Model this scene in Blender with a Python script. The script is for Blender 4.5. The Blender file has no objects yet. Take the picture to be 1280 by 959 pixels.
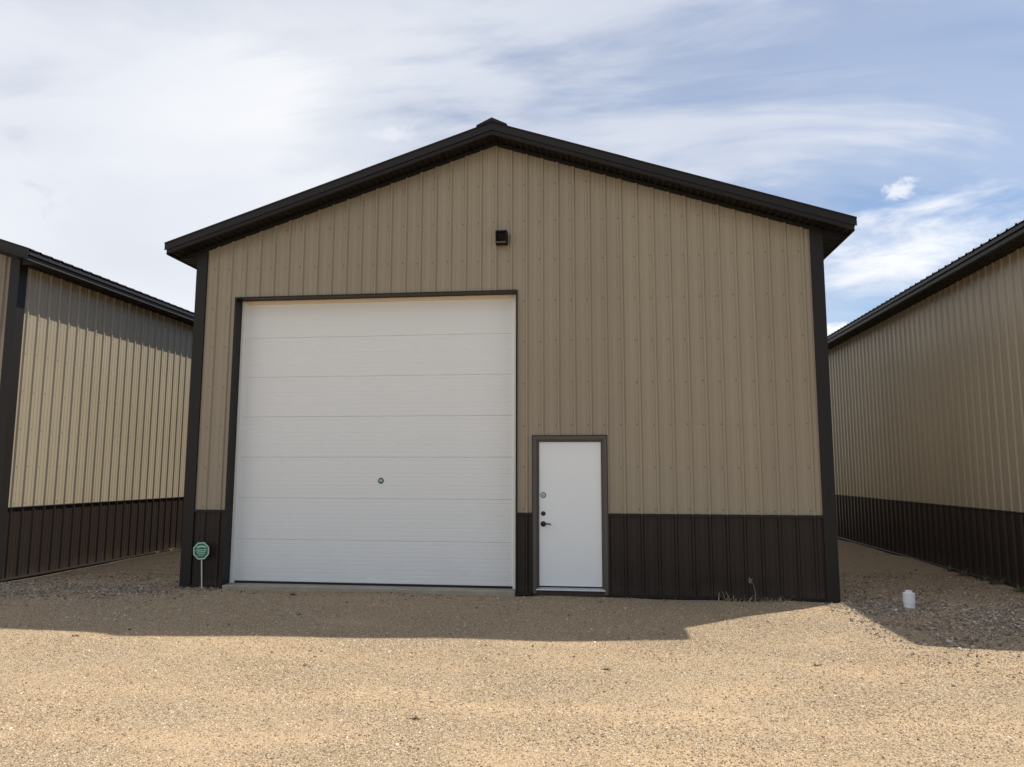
import bpy, math, random
import numpy as np
from mathutils import Vector, Matrix

random.seed(7)
rng = np.random.default_rng(11)
scene = bpy.context.scene
COL = scene.collection

# ------------------------------------------------------------------ camera
CAM = Vector((6.0873, -10.2934, 1.6896))
yaw, pitch, roll, fpx = 0.1205, 0.1193, 0.0026, 913.57
fw = Vector((-math.sin(yaw) * math.cos(pitch), math.cos(yaw) * math.cos(pitch), math.sin(pitch)))
rt = Vector((math.cos(yaw), math.sin(yaw), 0))
up = rt.cross(fw)
r2 = rt * math.cos(roll) + up * math.sin(roll)
u2 = -rt * math.sin(roll) + up * math.cos(roll)
cd = bpy.data.cameras.new('camera')
cam = bpy.data.objects.new('camera', cd)
COL.objects.link(cam)
cd.sensor_width = 36.0
cd.sensor_fit = 'HORIZONTAL'
cd.lens = 36.0 * fpx / 1280.0
cd.clip_start = 0.05
cd.clip_end = 6000
M3 = Matrix((r2, u2, -fw)).transposed().to_4x4()
cam.matrix_world = Matrix.Translation(CAM) @ M3
scene.camera = cam

# ------------------------------------------------------------------ sky and sun
SUN = Vector((0.51, 0.40, 1.0)).normalized()
SUN_EL = math.asin(SUN.z)
SUN_AZ = math.atan2(SUN.x, SUN.y)

world = bpy.data.worlds.new('World')
scene.world = world
world.use_nodes = True


class NT:
    """small helper for building node trees"""
    def __init__(self, tree):
        self.t = tree
        self.n = tree.nodes
        self.l = tree.links

    def add(self, typ, inputs=None, **props):
        nd = self.n.new(typ)
        for k, v in props.items():
            setattr(nd, k, v)
        for k, v in (inputs or {}).items():
            s = nd.inputs[k]
            if isinstance(v, bpy.types.NodeSocket):
                self.l.new(v, s)
            else:
                s.default_value = v
        return nd

    def math(self, op, a, b=None, c=None, clamp=False):
        nd = self.n.new('ShaderNodeMath')
        nd.operation = op
        nd.use_clamp = clamp
        for i, v in enumerate((a, b, c)):
            if v is None:
                continue
            if isinstance(v, bpy.types.NodeSocket):
                self.l.new(v, nd.inputs[i])
            else:
                nd.inputs[i].default_value = v
        return nd.outputs[0]

    def noise(self, vec, scale, detail=4, rough=0.5, dist=0.0, lac=2.0):
        nd = self.add('ShaderNodeTexNoise', {'Vector': vec, 'Scale': scale, 'Detail': detail,
                                            'Roughness': rough, 'Distortion': dist, 'Lacunarity': lac})
        return nd.outputs[0]

    def ramp(self, fac, stops, interp='LINEAR'):
        nd = self.n.new('ShaderNodeValToRGB')
        nd.color_ramp.interpolation = interp
        el = nd.color_ramp.elements
        while len(el) < len(stops):
            el.new(0.5)
        for e, (p, c) in zip(el, stops):
            e.position = p
            if not isinstance(c, (tuple, list)):
                c = (c, c, c)
            e.color = (c[0], c[1], c[2], 1)
        self.l.new(fac, nd.inputs[0])
        return nd.outputs[0]

    def mix(self, fac, a, b, blend='MIX'):
        nd = self.n.new('ShaderNodeMix')
        nd.data_type = 'RGBA'
        nd.blend_type = blend
        for i, v in ((0, fac), (6, a), (7, b)):
            if isinstance(v, bpy.types.NodeSocket):
                self.l.new(v, nd.inputs[i])
            else:
                if i and len(v) == 3:
                    v = (*v, 1)
                nd.inputs[i].default_value = v
        return nd.outputs[2]

    def mapping(self, vec, scale=(1, 1, 1), loc=(0, 0, 0), rot=(0, 0, 0)):
        return self.add('ShaderNodeMapping', {'Vector': vec, 'Scale': scale, 'Location': loc,
                                             'Rotation': rot}).outputs[0]

    def bump(self, h, strength, dist, normal=None):
        nd = self.add('ShaderNodeBump', {'Height': h, 'Strength': strength, 'Distance': dist})
        if normal is not None:
            self.l.new(normal, nd.inputs['Normal'])
        return nd.outputs[0]


wt = world.node_tree
wt.nodes.clear()
w = NT(wt)
sky = w.add('ShaderNodeTexSky', sky_type='NISHITA', sun_disc=False, sun_elevation=SUN_EL,
            sun_rotation=SUN_AZ, air_density=1.0, dust_density=0.25, ozone_density=3.0, altitude=300)
tc = w.add('ShaderNodeTexCoord').outputs['Generated']
sep = w.add('ShaderNodeSeparateXYZ', {0: tc})
dx, dy, dz = sep.outputs
den = w.math('ADD', w.math('MAXIMUM', dz, 0.0), 0.22)
px = w.math('DIVIDE', dx, den)
py = w.math('DIVIDE', dy, den)
pl = w.add('ShaderNodeCombineXYZ', {0: px, 1: py, 2: 0.0}).outputs[0]      # flat cloud layer overhead
# broad sheet: one large weather front, thick towards -x, thinning towards +x
front = w.math('MULTIPLY_ADD', px, -0.40, 0.56)
big = w.noise(w.mapping(pl, (0.8, 0.8, 1), (3.1, 0.4, 0)), 1.0, 4, 0.5, 0.4)
wisp = w.noise(w.mapping(pl, (0.8, 2.6, 1), (1.3, 2.2, 0), (0, 0, math.radians(-16))), 1.3, 8, 0.56, 0.7)
cov = w.math('ADD', front, w.math('MULTIPLY_ADD', big, 0.9, -0.45))
cov = w.math('ADD', cov, w.math('MULTIPLY_ADD', wisp, 1.3, -0.65))
cov = w.ramp(cov, [(0.05, 0.06), (0.36, 0.32), (0.64, 0.80), (0.92, 0.99)], 'EASE')
tone = w.noise(w.mapping(pl, (1.0, 1.5, 1), (5.2, 1.1, 0)), 1.0, 6, 0.5, 0.4)
ccol = w.ramp(tone, [(0.25, (6.5, 6.8, 7.6)), (0.5, (7.5, 7.75, 8.3)), (0.75, (8.6, 8.7, 8.9))])
skyc = w.mix(cov, sky.outputs[0], ccol)


def puff(dirpx, rad, seed, strength, base, ns=26, soft=0.45, tilt=1.4, col=(9.2, 9.3, 9.6)):
    """small cumulus scrap in the direction of the given photo pixel"""
    d = (r2 * (dirpx[0] - 640) + u2 * (479.5 - dirpx[1]) + fw * fpx).normalized()
    off = w.add('ShaderNodeVectorMath', {0: tc, 1: tuple(d)}, operation='SUBTRACT').outputs[0]
    n = w.noise(w.mapping(tc, (1, 1, tilt), (seed, seed * 2.1, 0)), ns, 7, 0.6, 0.3)
    sc = w.add('ShaderNodeVectorMath', {0: off, 1: (1 / rad[0], 1 / rad[0], 1 / rad[1])}, operation='MULTIPLY').outputs[0]
    ln = w.add('ShaderNodeVectorMath', {0: sc}, operation='LENGTH').outputs['Value']
    v = w.math('SUBTRACT', w.math('MULTIPLY_ADD', n, 2.4, -0.5), ln)
    m = w.ramp(v, [(0.0, 0.0), (soft, strength)], 'EASE')
    return w.mix(m, base, col)


for args in (((492, 168), (0.055, 0.030), 1.7, 0.35, 30, 0.8, 1.4), ((1122, 237), (0.034, 0.018), 4.1, 0.7, 40, 0.7, 1.4),
             ((1030, 414), (0.055, 0.020), 8.3, 0.9, 26, 0.5, 1.4), ((1150, 312), (0.32, 0.10), 6.6, 0.95, 7, 0.9, 3.0),
             ((50, 238), (0.045, 0.035), 2.9, 0.5, 28, 0.8, 1.2, (5.2, 5.5, 6.2)), ((22, 170), (0.035, 0.025), 9.4, 0.35, 24, 0.9, 1.2, (5.4, 5.7, 6.4))):
    skyc = puff(args[0], args[1], args[2], args[3], skyc, *args[4:])
bg = w.add('ShaderNodeBackground', {'Color': skyc, 'Strength': 0.086})
wo = w.add('ShaderNodeOutputWorld')
w.l.new(bg.outputs[0], wo.inputs[0])
world.cycles.sampling_method = 'MANUAL'
world.cycles.sample_map_resolution = 1024

sd = bpy.data.lights.new('sun', 'SUN')
sd.energy = 5.0
sd.angle = math.radians(0.55)
sd.color = (1.0, 0.94, 0.85)
sun = bpy.data.objects.new('sun', sd)
sun.rotation_euler = SUN.to_track_quat('Z', 'Y').to_euler()
sun.location = (20, 15, 40)
COL.objects.link(sun)

vs = scene.view_settings
vs.view_transform = 'Standard'
vs.look = 'None'
vs.exposure = 0.40
vs.gamma = 1.0
vs.use_curve_mapping = False

# ------------------------------------------------------------------ materials
MATS = {}


def new_mat(name):
    m = bpy.data.materials.new(name)
    m.use_nodes = True
    t = NT(m.node_tree)
    b = m.node_tree.nodes['Principled BSDF']
    MATS[name] = m
    return m, t, b


def simple(name, col, rough=0.5, spec=0.5, var=0.08, scale=6.0, bump=0.0, bscale=40, metallic=0.0):
    m, t, b = new_mat(name)
    co = t.add('ShaderNodeTexCoord').outputs['Object']
    n = t.noise(co, scale, 5, 0.6)
    c = t.mix(n, tuple(x * (1 - var) for x in col), tuple(min(1, x * (1 + var)) for x in col))
    t.l.new(c, b.inputs['Base Color'])
    r = t.math('MULTIPLY_ADD', t.noise(co, scale * 2.3, 3), 0.16, rough - 0.08)
    t.l.new(r, b.inputs['Roughness'])
    b.inputs['Specular IOR Level'].default_value = spec
    b.inputs['Metallic'].default_value = metallic
    if bump:
        t.l.new(t.bump(t.noise(co, bscale, 4), bump, 0.01), b.inputs['Normal'])
    return m


def steel(name, col, rough, streak=False, dust=0.0, spec=0.5, wave=0.3):
    """painted ribbed sheet steel: faint oil-canning, faint run-off streaks"""
    m, t, b = new_mat(name)
    geo = t.add('ShaderNodeNewGeometry').outputs['Position']
    sp = t.add('ShaderNodeSeparateXYZ', {0: geo}).outputs
    runs = t.noise(t.mapping(geo, (9, 9, 0.35)), 1.0, 5, 0.65)
    blot = t.noise(t.mapping(geo, (0.7, 0.7, 0.7)), 1.0, 4, 0.5)
    k = t.math('ADD', t.math('MULTIPLY_ADD', runs, 0.20, 0.80), t.math('MULTIPLY', blot, 0.18))
    k = t.math('MULTIPLY', k, t.math('MULTIPLY_ADD', t.add('ShaderNodeObjectInfo').outputs['Random'], 0.09, 0.955))   # sheets of slightly different batches
    base = t.mix(1.0, (*col, 1), t.add('ShaderNodeCombineColor', {0: k, 1: k, 2: k}).outputs[0], 'MULTIPLY')
    if streak:
        # dirt run down from the soffit joint: a comb of dark drips of uneven length
        ax = t.math('ABSOLUTE', t.math('SUBTRACT', sp[0], 4.572))
        top = t.math('MULTIPLY_ADD', ax, -0.3282, 6.505)
        d = t.math('SUBTRACT', top, sp[2])
        comb = t.noise(t.mapping(geo, (38, 0, 0.0)), 1.0, 3, 0.7)
        length = t.math('MULTIPLY_ADD', comb, 0.85, -0.20)
        s = t.math('SUBTRACT', length, d)
        s = t.math('MULTIPLY', s, 4.0, clamp=True)
        front = t.math('LESS_THAN', sp[1], 0.02)
        s = t.math('MULTIPLY', t.math('MULTIPLY', s, front), 0.33)
        base = t.mix(s, base, (0.06, 0.05, 0.042))
    if dust:
        dn = t.noise(t.mapping(geo, (3.0, 3.0, 5.0)), 1.0, 6, 0.65)
        dm = t.math('MULTIPLY', t.math('SUBTRACT', t.math('MULTIPLY_ADD', dn, 0.55, -0.08), sp[2]), 3.0, clamp=True)
        base = t.mix(t.math('MULTIPLY', dm, dust), base, (0.22, 0.17, 0.11))
    t.l.new(base, b.inputs['Base Color'])
    r = t.math('MULTIPLY_ADD', blot, 0.08, rough - 0.04)
    t.l.new(r, b.inputs['Roughness'])
    b.inputs['Specular IOR Level'].default_value = spec
    wav = t.noise(t.mapping(geo, (1.6, 1.6, 0.8)), 1.0, 2, 0.4)
    fine = t.noise(t.mapping(geo, (1, 1, 1)), 160, 2, 0.5)
    h = t.math('ADD', wav, t.math('MULTIPLY', fine, 0.008))
    t.l.new(t.bump(h, wave, 0.02), b.inputs['Normal'])
    return m


TAN = (0.298, 0.257, 0.187)
steel('tan_steel', TAN, 0.42, streak=True, spec=0.35)
steel('tan_steel_side', TAN, 0.36, spec=0.6, wave=0.12)
steel('brown_steel', (0.0225, 0.0155, 0.0125), 0.45, dust=0.14, spec=0.28)
steel('dark_trim', (0.0150, 0.0132, 0.0124), 0.45, spec=0.24)
steel('flashing_brown', (0.012, 0.009, 0.008), 0.5, spec=0.15)
steel('dark_roof', (0.011, 0.010, 0.0095), 0.5, spec=0.2)
simple('soffit', (0.009, 0.008, 0.0075), 0.55, spec=0.3)
simple('screw', (0.13, 0.108, 0.08), 0.45, metallic=0.2)
simple('screw_dark', (0.03, 0.026, 0.024), 0.45)
simple('frame_paint', (0.085, 0.073, 0.064), 0.5)
simple('jamb_white', (0.86, 0.85, 0.80), 0.5)
simple('jamb_cream', (0.72, 0.63, 0.50), 0.5)
simple('door_white', (0.735, 0.76, 0.76), 0.42, var=0.02, scale=2.0)
simple('slab_white', (0.77, 0.81, 0.825), 0.34, var=0.015, scale=3.0)
simple('rubber', (0.008, 0.008, 0.008), 0.7)
simple('black_metal', (0.010, 0.010, 0.011), 0.38)
simple('black_plastic', (0.007, 0.007, 0.008), 0.55, spec=0.2)
simple('aluminium', (0.48, 0.47, 0.46), 0.45, metallic=0.6)
simple('wood_skirt', (0.045, 0.033, 0.024), 0.85, var=0.4, scale=9)
simple('sign_green', (0.004, 0.150, 0.080), 0.45, var=0.05)
simple('sign_white', (0.46, 0.62, 0.55), 0.5, var=0.06)
simple('sticker_pale', (0.42, 0.62, 0.50), 0.5)
simple('sticker_dark', (0.012, 0.060, 0.042), 0.45)
simple('sticker_green', (0.03, 0.20, 0.06), 0.45)
simple('post_grey', (0.60, 0.58, 0.55), 0.55, var=0.2, scale=30)
simple('pvc', (0.78, 0.79, 0.80), 0.38, var=0.05, scale=18)
simple('dry_straw', (0.34, 0.275, 0.165), 0.8, var=0.3, scale=20)
simple('dry_dark', (0.075, 0.058, 0.035), 0.85, var=0.4, scale=30)
simple('weed_green', (0.10, 0.115, 0.055), 0.75, var=0.35, scale=20)
# faint road dust on the lower part of the overhead door, in uneven splashes
t = NT(MATS['door_white'].node_tree)
b = t.n['Principled BSDF']
geo = t.add('ShaderNodeNewGeometry').outputs['Position']
gz = t.add('ShaderNodeSeparateXYZ', {0: geo}).outputs[2]
dn = t.noise(t.mapping(geo, (2.2, 1, 4.0)), 1.0, 7, 0.68)
dm = t.math('MULTIPLY', t.math('SUBTRACT', t.math('MULTIPLY_ADD', dn, 1.5, -0.35), gz), 0.9, clamp=True)
old = b.inputs['Base Color'].links[0].from_socket
t.l.new(t.mix(t.math('MULTIPLY', dm, 0.30), old, (0.40, 0.33, 0.24)), b.inputs['Base Color'])
m, t, b = new_mat('lens')
b.inputs['Base Color'].default_value = (0.004, 0.004, 0.008, 1)
b.inputs['Roughness'].default_value = 0.35
b.inputs['Specular IOR Level'].default_value = 0.15

# concrete
m, t, b = new_mat('concrete')
geo = t.add('ShaderNodeNewGeometry').outputs['Position']
n1 = t.noise(geo, 3.0, 6, 0.65)
n2 = t.noise(geo, 60.0, 3, 0.6)
c = t.ramp(n1, [(0.3, (0.29, 0.258, 0.195)), (0.7, (0.43, 0.39, 0.31))])
c = t.mix(t.math('MULTIPLY', n2, 0.35), c, (0.16, 0.14, 0.11))
t.l.new(c, b.inputs['Base Color'])
b.inputs['Roughness'].default_value = 0.85
t.l.new(t.bump(n2, 0.4, 0.004), b.inputs['Normal'])

# gravel ground sheet
m, t, b = new_mat('gravel_ground')
geo = t.add('ShaderNodeNewGeometry').outputs['Position']
patch = t.noise(t.mapping(geo, (0.42, 0.95, 1), (2, 5, 0), (0, 0, 0.12)), 1.0, 6, 0.62, 0.5)
patch2 = t.noise(t.mapping(geo, (1.5, 2.6, 1), (7, 1, 0)), 1.0, 5, 0.6)
pm = t.math('ADD', t.math('MULTIPLY', patch, 0.68), t.math('MULTIPLY', patch2, 0.32))
soil = t.ramp(pm, [(0.38, (0.240, 0.184, 0.120)), (0.50, (0.360, 0.265, 0.158)), (0.60, (0.450, 0.325, 0.185))])
wob = t.math('MULTIPLY_ADD', t.noise(t.mapping(geo, (0.35, 0.0, 0), (3, 0, 0)), 1.0, 3, 0.5), 1.6, -0.8)
yy = t.math('ADD', t.add('ShaderNodeSeparateXYZ', {0: geo}).outputs[1], wob)
brk = t.noise(t.mapping(geo, (0.8, 2.2, 1), (8, 2, 0)), 1.0, 5, 0.6)
band = None
for y0, hw in ((-3.35, 0.22), (-4.75, 0.25), (-5.75, 0.2), (-7.2, 0.3)):
    q = t.math('SUBTRACT', 1.0, t.math('DIVIDE', t.math('ABSOLUTE', t.math('SUBTRACT', yy, y0)), hw * 1.6), clamp=True)
    band = q if band is None else t.math('MAXIMUM', band, q)
band = t.math('MULTIPLY', band, t.ramp(brk, [(0.36, 0.0), (0.62, 1.0)]))
pm = t.math('ADD', pm, t.math('MULTIPLY', band, 0.13))
soil = t.ramp(pm, [(0.38, (0.235, 0.174, 0.112)), (0.50, (0.350, 0.249, 0.150)), (0.60, (0.425, 0.303, 0.184)), (0.72, (0.470, 0.338, 0.206))])
red = t.noise(t.mapping(geo, (0.9, 0.9, 1), (11, 3, 0)), 1.0, 4, 0.5)
soil = t.mix(t.ramp(red, [(0.55, 0.0), (0.75, 0.28)]), soil, (0.30, 0.185, 0.115))
v1 = t.add('ShaderNodeTexVoronoi', {'Vector': geo, 'Scale': 75.0, 'Randomness': 1.0})
v2 = t.add('ShaderNodeTexVoronoi', {'Vector': geo, 'Scale': 120.0, 'Randomness': 1.0})
sv1 = t.add('ShaderNodeSeparateColor', {0: v1.outputs['Color']}).outputs
sv2 = t.add('ShaderNodeSeparateColor', {0: v2.outputs['Color']}).outputs
stonec = t.ramp(sv1[1], [(0.0, (0.13, 0.105, 0.08)), (0.3, (0.27, 0.22, 0.16)), (0.7, (0.37, 0.30, 0.215)), (1.0, (0.58, 0.51, 0.40))])
grainc = t.ramp(sv2[1], [(0.0, (0.085, 0.064, 0.043)), (0.30, (0.245, 0.186, 0.116)), (0.75, (0.395, 0.30, 0.185)), (1.0, (0.68, 0.56, 0.40))])
loose = t.ramp(pm, [(0.38, 0.95), (0.54, 0.60), (0.66, 0.36)])
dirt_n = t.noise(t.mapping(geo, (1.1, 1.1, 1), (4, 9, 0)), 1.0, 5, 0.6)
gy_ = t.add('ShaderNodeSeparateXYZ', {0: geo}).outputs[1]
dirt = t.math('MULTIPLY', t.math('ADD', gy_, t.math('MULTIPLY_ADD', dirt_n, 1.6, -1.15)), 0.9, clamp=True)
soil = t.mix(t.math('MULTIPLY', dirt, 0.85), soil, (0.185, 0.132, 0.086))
grain_tint = t.mix(0.5, soil, grainc)
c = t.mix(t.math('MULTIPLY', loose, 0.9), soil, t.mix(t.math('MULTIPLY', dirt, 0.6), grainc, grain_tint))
isst = t.math('LESS_THAN', sv1[0], t.math('MULTIPLY', loose, 0.75))
edge = t.math('LESS_THAN', v1.outputs['Distance'], 0.42)
c = t.mix(t.math('MULTIPLY', isst, edge), c, stonec)
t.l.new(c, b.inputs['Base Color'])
b.inputs['Roughness'].default_value = 0.92
b.inputs['Specular IOR Level'].default_value = 0.2
h1 = t.math('MULTIPLY', t.math('SUBTRACT', 0.5, v1.outputs['Distance']), t.math('MULTIPLY', isst, 1.0))
h2 = t.math('MULTIPLY', t.math('SUBTRACT', 0.5, v2.outputs['Distance']), 0.45)
h3 = t.noise(geo, 9.0, 5, 0.6)
hh = t.math('ADD', t.math('ADD', h1, h2), t.math('MULTIPLY', h3, 1.5))
t.l.new(t.bump(hh, 0.75, 0.012), b.inputs['Normal'])


def stone_mat(name, stops):
    m, t, b = new_mat(name)
    rnd = t.add('ShaderNodeObjectInfo').outputs['Random']
    geo = t.add('ShaderNodeNewGeometry').outputs['Position']
    c = t.ramp(rnd, stops)
    n = t.noise(geo, 90, 3, 0.6)
    c = t.mix(t.math('MULTIPLY', n, 0.25), c, (0.22, 0.175, 0.12))
    t.l.new(c, b.inputs['Base Color'])
    b.inputs['Roughness'].default_value = 0.88
    b.inputs['Specular IOR Level'].default_value = 0.25
    return m


stone_mat('pebbles', [(0.0, (0.17, 0.124, 0.082)), (0.2, (0.29, 0.210, 0.134)), (0.6, (0.41, 0.300, 0.188)),
                      (0.9, (0.55, 0.43, 0.285)), (1.0, (0.78, 0.71, 0.60))])
stone_mat('crushed', [(0.0, (0.085, 0.066, 0.050)), (0.4, (0.21, 0.165, 0.125)), (0.8, (0.33, 0.265, 0.205)),
                      (1.0, (0.62, 0.56, 0.50))])


# ------------------------------------------------------------------ mesh helpers
def link(o, parent=None):
    COL.objects.link(o)
    if parent is not None:
        o.parent = parent
    return o


def mesh_data(name, verts, faces, mat, smooth=False):
    me = bpy.data.meshes.new(name)
    me.from_pydata([tuple(v) for v in verts], [], faces)
    me.materials.append(MATS[mat])
    if smooth:
        for p in me.polygons:
            p.use_smooth = True
    me.update()
    return me


def mk(name, verts, faces, mat, parent=None, smooth=False):
    return link(bpy.data.objects.new(name, mesh_data(name, verts, faces, mat, smooth)), parent)


def empty(name, loc=(0, 0, 0)):
    o = bpy.data.objects.new(name, None)
    o.location = loc
    o.empty_display_size = 0.2
    return link(o)


def tag(o, label=None, cat=None, group=None, kind=None):
    for k, v in (('label', label), ('category', cat), ('group', group), ('kind', kind)):
        if v:
            o[k] = v
    return o


def box_vf(x0, x1, y0, y1, z0, z1, bev=0.0):
    if bev <= 0:
        v = [(x0, y0, z0), (x1, y0, z0), (x1, y1, z0), (x0, y1, z0), (x0, y0, z1), (x1, y0, z1), (x1, y1, z1), (x0, y1, z1)]
        f = [(0, 3, 2, 1), (4, 5, 6, 7), (0, 1, 5, 4), (1, 2, 6, 5), (2, 3, 7, 6), (3, 0, 4, 7)]
        return v, f
    # chamfered box: convex hull of inset corners
    v = []
    idx = {}
    X, Y, Z = (x0, x1), (y0, y1), (z0, z1)
    for i in (0, 1):
        for j in (0, 1):
            for k in (0, 1):
                sx, sy, sz = (1 - 2 * i) * bev, (1 - 2 * j) * bev, (1 - 2 * k) * bev
                idx[i, j, k, 0] = len(v); v.append((X[i], Y[j] + sy, Z[k] + sz))
                idx[i, j, k, 1] = len(v); v.append((X[i] + sx, Y[j], Z[k] + sz))
                idx[i, j, k, 2] = len(v); v.append((X[i] + sx, Y[j] + sy, Z[k]))
    import bmesh
    bm = bmesh.new()
    bv = [bm.verts.new(p) for p in v]
    bmesh.ops.convex_hull(bm, input=bv)
    bmesh.ops.dissolve_limit(bm, angle_limit=0.01, verts=bm.verts, edges=bm.edges)
    bm.verts.index_update()
    vv = [tuple(p.co) for p in bm.verts]
    ff = [tuple(p.index for p in f.verts) for f in bm.faces]
    bm.free()
    return vv, ff


def box(name, x0, x1, y0, y1, z0, z1, mat, parent=None, bev=0.0):
    v, f = box_vf(x0, x1, y0, y1, z0, z1, bev)
    return mk(name, v, f, mat, parent)


def join_vf(parts):
    V, F = [], []
    for v, f in parts:
        o = len(V)
        V += list(v)
        F += [tuple(i + o for i in q) for q in f]
    return V, F


def extrude(profile, path0, path1, tf):
    """closed profile (list of 2-d points) swept from parameter path0 to path1; tf(s, a, b) -> xyz"""
    n = len(profile)
    v = [tf(path0, a, b) for a, b in profile] + [tf(path1, a, b) for a, b in profile]
    f = [(i, (i + 1) % n, n + (i + 1) % n, n + i) for i in range(n)]
    f += [tuple(range(n - 1, -1, -1)), tuple(range(n, 2 * n))]
    return v, f


def lathe(profile, seg, cx=0, cy=0, cz=0, axis='Z'):
    v, f = [], []
    for (r, h) in profile:
        for i in range(seg):
            a = 2 * math.pi * i / seg
            p = (r * math.cos(a), r * math.sin(a), h)
            if axis == 'Y':
                p = (p[0], -p[2], p[1])
            v.append((p[0] + cx, p[1] + cy, p[2] + cz))
    for k in range(len(profile) - 1):
        for i in range(seg):
            j = (i + 1) % seg
            f.append((k * seg + i, k * seg + j, (k + 1) * seg + j, (k + 1) * seg + i))
    f.append(tuple(range(seg - 1, -1, -1)))
    f.append(tuple((len(profile) - 1) * seg + i for i in range(seg)))
    return v, f


def tube_vf(pts, r0, r1, seg=5):
    v, f = [], []
    n = len(pts)
    for k, p in enumerate(pts):
        p = Vector(p)
        d = (Vector(pts[min(k + 1, n - 1)]) - Vector(pts[max(k - 1, 0)])).normalized()
        a = d.orthogonal().normalized()
        c = d.cross(a)
        r = r0 + (r1 - r0) * k / (n - 1)
        for i in range(seg):
            an = 2 * math.pi * i / seg
            v.append(tuple(p + a * (r * math.cos(an)) + c * (r * math.sin(an))))
    for k in range(n - 1):
        for i in range(seg):
            j = (i + 1) % seg
            f.append((k * seg + i, k * seg + j, (k + 1) * seg + j, (k + 1) * seg + i))
    f.append(tuple(range(seg - 1, -1, -1)))
    f.append(tuple((n - 1) * seg + i for i in range(seg)))
    return v, f


# ------------------------------------------------------------------ ground
def relief(x, y):
    """gentle unevenness of the gravel yard (metres); flattens beside the walls"""
    z = (0.010 * np.sin(0.9 * x + 0.5 * y + 1.0) + 0.008 * np.sin(1.7 * y - 0.6 * x + 0.3)
         + 0.006 * np.sin(2.9 * x + 2.1 * y) + 0.005 * np.sin(3.7 * y - 2.2 * x + 2.0))
    k = np.clip((np.abs(y) + 0.0) / 1.2, 0.12, 1.0)
    # gravel drifted unevenly against the front walls
    drift = np.exp(-((y + 0.10) / 0.20) ** 2) * np.clip(0.5 + 0.5 * np.sin(2.3 * x + 0.8) + 0.3 * np.sin(6.1 * x), 0, 1.2)
    return z * k - 0.022 + 0.020 * drift


def graded(lo, hi, step, far, sgn=None):
    a = list(np.arange(lo, hi + 1e-6, step))
    g, d = [], step
    p = hi
    while p < far:
        d *= 1.5
        p += d
        g.append(p)
    h, d = [], step
    p = lo
    while p > -far:
        d *= 1.5
        p -= d
        h.append(p)
    return np.array(h[::-1] + a + g)


gx = graded(-14, 22, 0.16, 1800)
gy = graded(-12, 12, 0.16, 1800)
GX, GY = np.meshgrid(gx, gy)
GZ = relief(GX, GY)
far = np.clip((np.hypot(GX - 5, GY) - 25) / 30, 0, 1)
GZ = GZ * (1 - far) - 0.022 * far
nx, ny = len(gx), len(gy)
gverts = np.stack([GX.ravel(), GY.ravel(), GZ.ravel()], 1)
ii = np.arange(nx * ny).reshape(ny, nx)
gf = np.stack([ii[:-1, :-1].ravel(), ii[:-1, 1:].ravel(), ii[1:, 1:].ravel(), ii[1:, :-1].ravel()], 1)
gme = bpy.data.meshes.new('gravel_yard')
gme.from_pydata(gverts.tolist(), [], gf.tolist())
gme.materials.append(MATS['gravel_ground'])
gme.polygons.foreach_set('use_smooth', [True] * len(gme.polygons))
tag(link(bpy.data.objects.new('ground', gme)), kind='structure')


# ------------------------------------------------------------------ the steel buildings
W, L = 9.144, 15.24
SL = 0.3282                   # roof slope
ZE, ZA, ZW = 5.004, 6.505, 1.112
GX0, GX1, GZ1 = 0.634, 4.898, 4.274       # overhead door opening
DX0, DX1, DZ1 = 5.142, 6.171, 2.181       # entry door frame
OV, OVY = 0.37, 0.30                      # eave and gable overhang
RH = 0.025


def zsof(x):
    return ZA - SL * abs(x - W / 2)


def rib_samples(c0, c1, pitch, ph, ribh=RH):
    """profile break points (s, height) of a ribbed sheet between c0 and c1"""
    pts = []
    k0 = int(math.floor((c0 - ph) / pitch)) - 1
    k1 = int(math.ceil((c1 - ph) / pitch)) + 1
    for k in range(k0, k1 + 1):
        c = ph + k * pitch
        pts += [(c - 0.028, 0), (c - 0.0105, ribh), (c + 0.0105, ribh), (c + 0.028, 0)]
        for q in (0.333, 0.667):
            mcen = c + q * pitch
            pts += [(mcen - 0.013, 0), (mcen - 0.006, 0.0045), (mcen + 0.006, 0.0045), (mcen + 0.013, 0)]
    pts.sort()
    S = np.array([p[0] for p in pts]); H = np.array([p[1] for p in pts])
    return S, H


def sheet_vf(a, b, pitch, ph, zb, zt, extra=(), skip=None, shear=0.0022, ribh=RH):
    """one ribbed steel sheet from s=a to s=b. zb/zt give bottom and top; returns (s, out, z) verts"""
    S, H = rib_samples(a, b, pitch, ph, ribh)
    xs = [a] + [s for s in S if a + 1e-4 < s < b - 1e-4] + [b] + [e for e in extra if a + 1e-4 < e < b - 1e-4]
    xs = sorted(set(round(x, 5) for x in xs))
    v, f = [], []
    for x0, x1 in zip(xs[:-1], xs[1:]):
        xm = 0.5 * (x0 + x1)
        if skip and skip(xm):
            continue
        i = len(v)
        h0 = float(np.interp(x0, S, H)) + shear * (x0 - a) / (b - a)
        h1 = float(np.interp(x1, S, H)) + shear * (x1 - a) / (b - a)
        z0 = zb(xm)
        v += [(x0, h0, z0), (x1, h1, z0), (x1, h1, zt(x1)), (x0, h0, zt(x0))]
        f.append((i, i + 1, i + 2, i + 3))
    return v, f


SHARED = {}


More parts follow.
